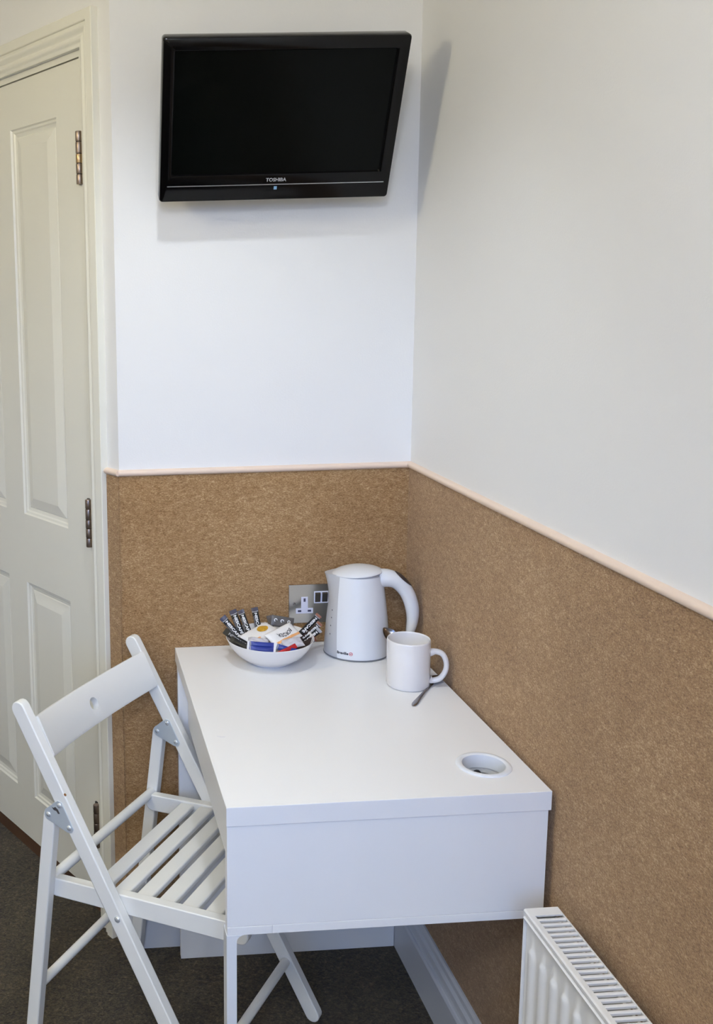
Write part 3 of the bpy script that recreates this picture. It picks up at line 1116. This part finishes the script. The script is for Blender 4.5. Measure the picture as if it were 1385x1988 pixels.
def stick(name, tip, low, L, W, mat_, end_mat, label, cat, group, text=None, bend=0.0, sub=None, endlen=.008, th=.0042, both=False, tcol='whiteprint'):
    """a slim flat-ended sachet from tip through low; lettering runs from the tip downwards"""
    tip, low = Vector(tip), Vector(low)
    a = (low - tip).normalized()
    n = (VIEW - a * VIEW.dot(a)).normalized()
    u = n.cross(a)

    def F(l, w, h): return a * l + u * w + n * (h - bend * 4 * (l / L) * (1 - l / L))

    def shell(l0, l1, infl, K=10, g=0.0):
        bm = bmesh.new()
        rings = []
        for k in range(K + 1):
            l = l0 + (l1 - l0) * k / K
            hh_ = (th / 2) * max(.10, min(1, min(l - endlen * .8, L - endlen * .8 - l) / .012)) if infl else .0005
            w = W / 2 * (1.0 if not infl else (1 - .08 * hh_ / (th / 2)))
            ring = []
            for (x, y_) in ((-1, 0), (-.6, .75), (0, 1), (.6, .75), (1, 0), (.6, -.75), (0, -1), (-.6, -.75)):
                ring.append(bm.verts.new(F(l, (w + g) * x, (hh_ + g) * y_)))
            rings.append(ring)
        for A, B in zip(rings, rings[1:]):
            for k in range(8): bm.faces.new((A[k], A[(k + 1) % 8], B[(k + 1) % 8], B[k]))
        bm.faces.new(rings[0])
        bm.faces.new(rings[-1][::-1])
        return bm
    root = obj(name, shell(0, L, True, 16), mat_, smooth=50)
    root.location = tip
    tag(root, label, cat, group)
    if end_mat:
        obj('end_seal', shell(-.0006, endlen, False, 3, .0004), end_mat, root, smooth=50)
        # curved pale line under the seal
        bm = bmesh.new()
        va_ = [(bm.verts.new(F(endlen + .0012 * math.cos(x * 1.5), W * .46 * x, th * .36 * (1 - .5 * x * x) + .0009)), bm.verts.new(F(endlen + .0022 + .0012 * math.cos(x * 1.5), W * .46 * x, th * .42 * (1 - .5 * x * x) + .0010))) for x in [j / 5 for j in range(-5, 6)]]
        for p, q in zip(va_, va_[1:]): bm.faces.new((p[0], p[1], q[1], q[0]))
        obj('seal_line', bm, M['greyprint'], root)
        if both: obj('end_seal', shell(L - endlen, L + .0006, False, 3, .0004), end_mat, root, smooth=50)
    if text:
        t = text_bm(text, .046, W * .50, bold=.035)
        bmesh.ops.triangulate(t, faces=t.faces)
        mapv(t, lambda p: F(endlen + .005 + p.x, p.y - W * .16, th / 2 * (1 - .55 * ((p.y - W * .16) / (W / 2)) ** 2) * min(1, max(.3, (p.x + .006) / .012)) + .0011))
        obj('lettering', t, M[tcol], root)
    if sub:
        t = text_bm(sub, .030, W * .17, bold=.01)
        bmesh.ops.triangulate(t, faces=t.faces)
        mapv(t, lambda p: F(endlen + .012 + p.x, p.y - W * .40, th / 2 * (1 - .55 * ((p.y - W * .40) / (W / 2)) ** 2) + .0011))
        obj('small_print', t, M['greyprint'], root)
    return root


CG = 'coffee sachets in the bowl'
stick('coffee_sachet', (-.4412, -.062, .8371), (-.4117, -.085, .8031), .082, .0150, M['sachet'], M['navy'], 'black coffee sachet with navy end, leftmost of the upright ones in bowl', 'sachet', CG, 'NESCAFÉ', sub='ORIGINAL')
stick('coffee_sachet', (-.4149, -.040, .8444), (-.4013, -.070, .8046), .088, .0165, M['sachet'], M['navy'], 'black coffee sachet with purple-navy end, second from left in bowl', 'sachet', CG, 'NESCAFÉ', sub='ORIGINAL')
stick('coffee_sachet', (-.3982, -.048, .8463), (-.3884, -.080, .8147), .086, .0150, M['sachet'], M['navy'], 'black coffee sachet with navy end, third from left in bowl', 'sachet', CG, 'NESCAFÉ', sub='ORIGINAL')
stick('coffee_sachet', (-.3624, -.026, .8438), (-.3594, -.050, .8128), .082, .0150, M['sachet'], M['navy'], 'black coffee sachet standing alone at the back of the bowl', 'sachet', CG, 'NESCAFÉ', sub='ORIGINAL')
stick('coffee_sachet', (-.4428, -.100, .8191), (-.4035, -.135, .7946), .066, .0150, M['sachet'], None, 'black coffee sachet lying along the left rim inside bowl', 'sachet', CG, 'NESCAFÉ', tcol='greyprint')
stick('coffee_sachet', (-.4340, -.125, .8085), (-.4000, -.155, .7944), .060, .0150, M['sachet'], None, 'plain black sachet lowest at the left rim of the bowl', 'sachet', CG)
stick('coffee_sachet', (-.2243, -.070, .8356), (-.2662, -.090, .8059), .078, .0140, M['sachet'], M['copper'], 'black coffee sachet with copper end, topmost at right side of bowl', 'sachet', CG, 'NESCAFÉ', bend=.004, endlen=.005)
stick('coffee_sachet', (-.2257, -.085, .8216), (-.2644, -.105, .7992), .070, .0130, M['sachet_b'], M['copper'], 'dark brown coffee sachet, middle of three at right side of bowl', 'sachet', CG, 'NESCAFÉ', bend=.004, endlen=.005)
stick('coffee_sachet', (-.2306, -.100, .8126), (-.2698, -.120, .7929), .066, .0140, M['sachet'], M['greyprint'], 'black coffee sachet with pale end at right rim of bowl', 'sachet', CG, 'NESCAFÉ', bend=.004, endlen=.004)
stick('coffee_sachet', (-.2470, -.125, .8020), (-.2962, -.150, .7893), .066, .0130, M['sachet_b'], M['copper'], 'dark brown sachet lying lowest along right rim of bowl', 'sachet', CG, bend=.003, endlen=.005)
SG = 'sugar sachets in the bowl'
stick('sugar_sachet', (-.4030, -.162, .8090), (-.3533, -.168, .8052), .060, .0130, M['blue'], M['whiteprint'], 'blue sugar sachet with white ends, upper of the pair at bowl front', 'sachet', SG, endlen=.004, th=.006, both=True)
stick('sugar_sachet', (-.4065, -.176, .8045), (-.3575, -.182, .7995), .060, .0130, M['blue'], M['whiteprint'], 'blue sugar sachet with white ends, lower of the pair at bowl front', 'sachet', SG, endlen=.004, th=.006, both=True)
stick('sugar_sachet', (-.3445, -.165, .8032), (-.3150, -.172, .7953), .050, .0130, M['blue'], M['whiteprint'], 'blue sugar sachet half hidden under the clear wrapper in bowl', 'sachet', SG, endlen=.004, th=.006)
stick('sugar_sachet', (-.2975, -.162, .8010), (-.3354, -.184, .7940), .052, .0105, M['red'], None, 'red sugar sachet at the front right inside the bowl', 'sachet', SG, th=.006)
stick('sachet', (-.3331, -.046, .8310), (-.3304, -.058, .8114), .052, .0120, M['sachet_b'], None, 'small dark brown sachet beside the grey ones in bowl', 'sachet', None)


def packet(name, o0, ex, ey, w, h, th, mat_, label, cat, wrk=.0009):
    """pillow packet: centre o0, half sizes w, h along ex / ey; returns root and a surface mapper"""
    ex = Vector(ex).normalized()
    ey = Vector(ey)
    ey = (ey - ex * ey.dot(ex)).normalized()
    ez = ex.cross(ey)
    if ez.dot(VIEW) < 0: ez = -ez

    def top(x, y):
        e = max(0, 1 - (x / w) ** 4) * max(0, 1 - (y / h) ** 4)
        wr = wrk * math.sin(x * 260 + y * 140) * math.sin(y * 310 + 1.3) + wrk * .7 * abs(math.sin(x * 420 - y * 380))
        return th * e ** .6 + wr * e

    def S(x, y, d=0.0): return ex * x + ey * y + ez * (top(x, y) + d)
    bm = bmesh.new()
    K, J = 18, 14
    up_ = [[bm.verts.new(S(w * (2 * i / K - 1), h * (2 * j / J - 1), .0003)) for j in range(J + 1)] for i in range(K + 1)]
    dn = [[bm.verts.new(ex * (w * (2 * i / K - 1)) + ey * (h * (2 * j / J - 1)) - ez * (.3 * top(w * (2 * i / K - 1), h * (2 * j / J - 1)))) for j in range(J + 1)] for i in range(K + 1)]
    for g_ in (up_, dn):
        for i in range(K):
            for j in range(J): bm.faces.new((g_[i][j], g_[i + 1][j], g_[i + 1][j + 1], g_[i][j + 1]))
    rim = lambda g_: [g_[i][0] for i in range(K + 1)] + [g_[K][j] for j in range(1, J + 1)] + [g_[i][J] for i in range(K - 1, -1, -1)] + [g_[0][j] for j in range(J - 1, 0, -1)]
    a_, b_2 = rim(up_), rim(dn)
    for k in range(len(a_)): bm.faces.new((a_[k], a_[(k + 1) % len(a_)], b_2[(k + 1) % len(a_)], b_2[k]))
    root = obj(name, bm, mat_, smooth=60)
    root.location = o0
    tag(root, label, cat)
    return root, S


# biscuit packet with a gold oval, behind
pa, SA = packet('biscuit_packet', (-.3640, -.1010, .8085), (.066, .050, .012), (-.04, .06, .016), .044, .0235, .0055, M['paper'], 'white biscuit packet with gold oval in the bowl', 'packet')
bm = bmesh.new()
c_ = bm.verts.new(SA(.012, .004, .0010))
pr_ = None
for f_ in (.2, .4, .6, .8, 1):
    rg = [bm.verts.new(SA(.012 + .0150 * f_ * math.cos(2 * PI * k / 28), .004 + .0100 * f_ * math.sin(2 * PI * k / 28), .0010)) for k in range(28)]
    for k in range(28):
        if pr_ is None: bm.faces.new((c_, rg[k], rg[(k + 1) % 28]))
        else: bm.faces.new((pr_[k], rg[k], rg[(k + 1) % 28], pr_[(k + 1) % 28]))
    pr_ = rg
obj('gold_oval', bm, M['gold'], pa)
for yy_, nm in ((-.0165, 'orange_band'),):
    bm = bmesh.new()
    g2 = [(bm.verts.new(SA(x, yy_, .0008)), bm.verts.new(SA(x, yy_ + .004, .0008))) for x in [-.040 + .025 * k / 10 for k in range(11)]]
    for p, q in zip(g2, g2[1:]): bm.faces.new((p[0], p[1], q[1], q[0]))
    obj(nm, bm, M['orange'], pa)
# biscuit packet with lettering and an orange band, in front
exB, eyB = (-.0373, -.025, -.0062), (-.30, -.82, -.42)
pb, SB = packet('biscuit_packet', (-.3160, -.1200, .8095), exB, eyB, .0400, .0215, .0060, M['paper'], 'white biscuit packet with black lettering and orange band in bowl', 'packet')
t = text_bm('BORDER', .0400, .0098, bold=.012)
bmesh.ops.triangulate(t, faces=t.faces)
# the reading direction runs along ex; letter tops point along -ey seen from the camera
mapv(t, lambda p: SB(-.0215 + p.x, -.0085 + (.0098 - p.y) * 1.0 if False else .0015 + .006 * math.sin((p.x) / .040 * PI) - .003 + p.y - .0060, .0010))
obj('lettering', t, M['blackprint'], pb)
bm = bmesh.new()
SGN = -1
g2 = [(bm.verts.new(SB(x, .0105, .0010)), bm.verts.new(SB(x, .0160, .0010))) for x in [-.036 + .070 * k / 16 for k in range(17)]]
for p, q in zip(g2, g2[1:]): bm.faces.new((p[0], p[1], q[1], q[0]))
obj('orange_band', bm, M['orange'], pb)
# crumpled clear wrappers
pc, _ = packet('clear_wrapper', (-.3020, -.1480, .8010), (.05, .01, .004), (-.005, -.03, -.012), .0230, .0140, .0060, M['film'], 'crumpled cloudy clear wrapper at the front of bowl', 'wrapper', .0017)
pd, _ = packet('clear_wrapper', (-.3760, -.1420, .8045), (.05, -.01, -.004), (.01, .03, .012), .0220, .0120, .0050, M['film'], 'crumpled cloudy clear wrapper behind the blue sachets in bowl', 'wrapper', .0017)
# strip of grey creamer sachets with a round cup mark on each
pg, SGm = packet('creamer_sachets', (-.3050, -.0590, .8190), (.0493, 0, -.0105), (.006, .012, .030), .0260, .0125, .0022, M['greysachet'], 'strip of grey creamer sachets with round cup marks in bowl', 'sachet')
for xx in (-.0165, -.0015, .0140):
    bm = bmesh.new()
    n = 20
    i_ = [bm.verts.new(SGm(xx + .0022 * math.cos(2 * PI * k / n), .0015 + .0022 * math.sin(2 * PI * k / n), .0012)) for k in range(n)]
    o_ = [bm.verts.new(SGm(xx + .0040 * math.cos(2 * PI * k / n), .0015 + .0040 * math.sin(2 * PI * k / n), .0012)) for k in range(n)]
    for k in range(14): bm.faces.new((i_[k], o_[k], o_[k + 1], i_[k + 1]))
    obj('cup_mark', bm, M['whiteprint'], pg)

# ------------------------------------------------------------------ ceiling lights and an added cool fill


r = empty('ceiling_spotlight', (LAMP.x, LAMP.y, CZ - .03))
tag(r, 'white ceiling spotlight above the desk', 'lamp')
obj('lamp_ring', lathe(bmesh.new(), [(.034, .03), (.034, .006), (.046, 0), (.052, .004), (.052, .03)], 40), M['metalwhite'], r, smooth=40)
obj('bulb', lathe(bmesh.new(), [(0, .014), (.034, .014), (.034, .02), (0, .02)], 32), M['bulb'], r)
sp = light('spot_beam', 'SPOT', (0, 0, -.004), SPOT_W, (.83, .91, 1), spot_size=R(92), spot_blend=1.0, shadow_soft_size=.03)
sp.parent = r
sp.rotation_euler = (Vector((-.54, -.24, .75)) - LAMP).to_track_quat('-Z', 'Y').to_euler()
M['shade'] = bpy.data.materials.new('paper_shade')
M['shade'].use_nodes = True
_nt = M['shade'].node_tree
_a, _b2, _mx = (_nt.nodes.new('ShaderNode' + k) for k in ('BsdfTransparent', 'BsdfTranslucent', 'MixShader'))
_a.inputs[0].default_value = (1, .96, .90, 1)
_b2.inputs[0].default_value = (1, .96, .90, 1)
_mx.inputs[0].default_value = .35
for i_, q_ in ((1, _a), (2, _b2)): _nt.links.new(q_.outputs[0], _mx.inputs[i_])
_nt.links.new(_mx.outputs[0], _nt.nodes['Material Output'].inputs['Surface'])


def pendant(c, label, watt, color):
    """round paper-shade pendant lamp with its own light"""
    r = empty('unseen_pendant', (c.x, c.y, c.z - .15))
    tag(r, label, 'lamp', 'pendant lamps')
    obj('lamp_shade', lathe(bmesh.new(), [(.05, .005)] + [(.15 * math.sin(R(a)), .15 - .15 * math.cos(R(a))) for a in range(25, 165, 10)] + [(.04, .295)], 32), M['shade'], r, smooth=60)
    obj('cord', tube(bmesh.new(), [(0, 0, .24), (0, 0, CZ - c.z + .15)], .003, 8), M['metalwhite'], r)
    obj('ceiling_rose', lathe(bmesh.new(), [(0, 0), (.04, 0), (.045, -.02), (.01, -.03), (0, -.03)], 24, (0, 0, CZ - c.z + .15)), M['metalwhite'], r, smooth=40)
    wl = light('pendant_glow', 'POINT', (0, 0, .15), watt, color, shadow_soft_size=.09)
    wl.parent = r


pendant(WARM, 'round paper pendant lamp hanging near the door, warm light', WARM_W, (1, .93, .66))
pendant(COOL, 'round paper pendant lamp added unseen near the window, cool fill light', COOL_FILL_W, (.75, .84, 1))  # added pendant, only an unseen source of cool fill light
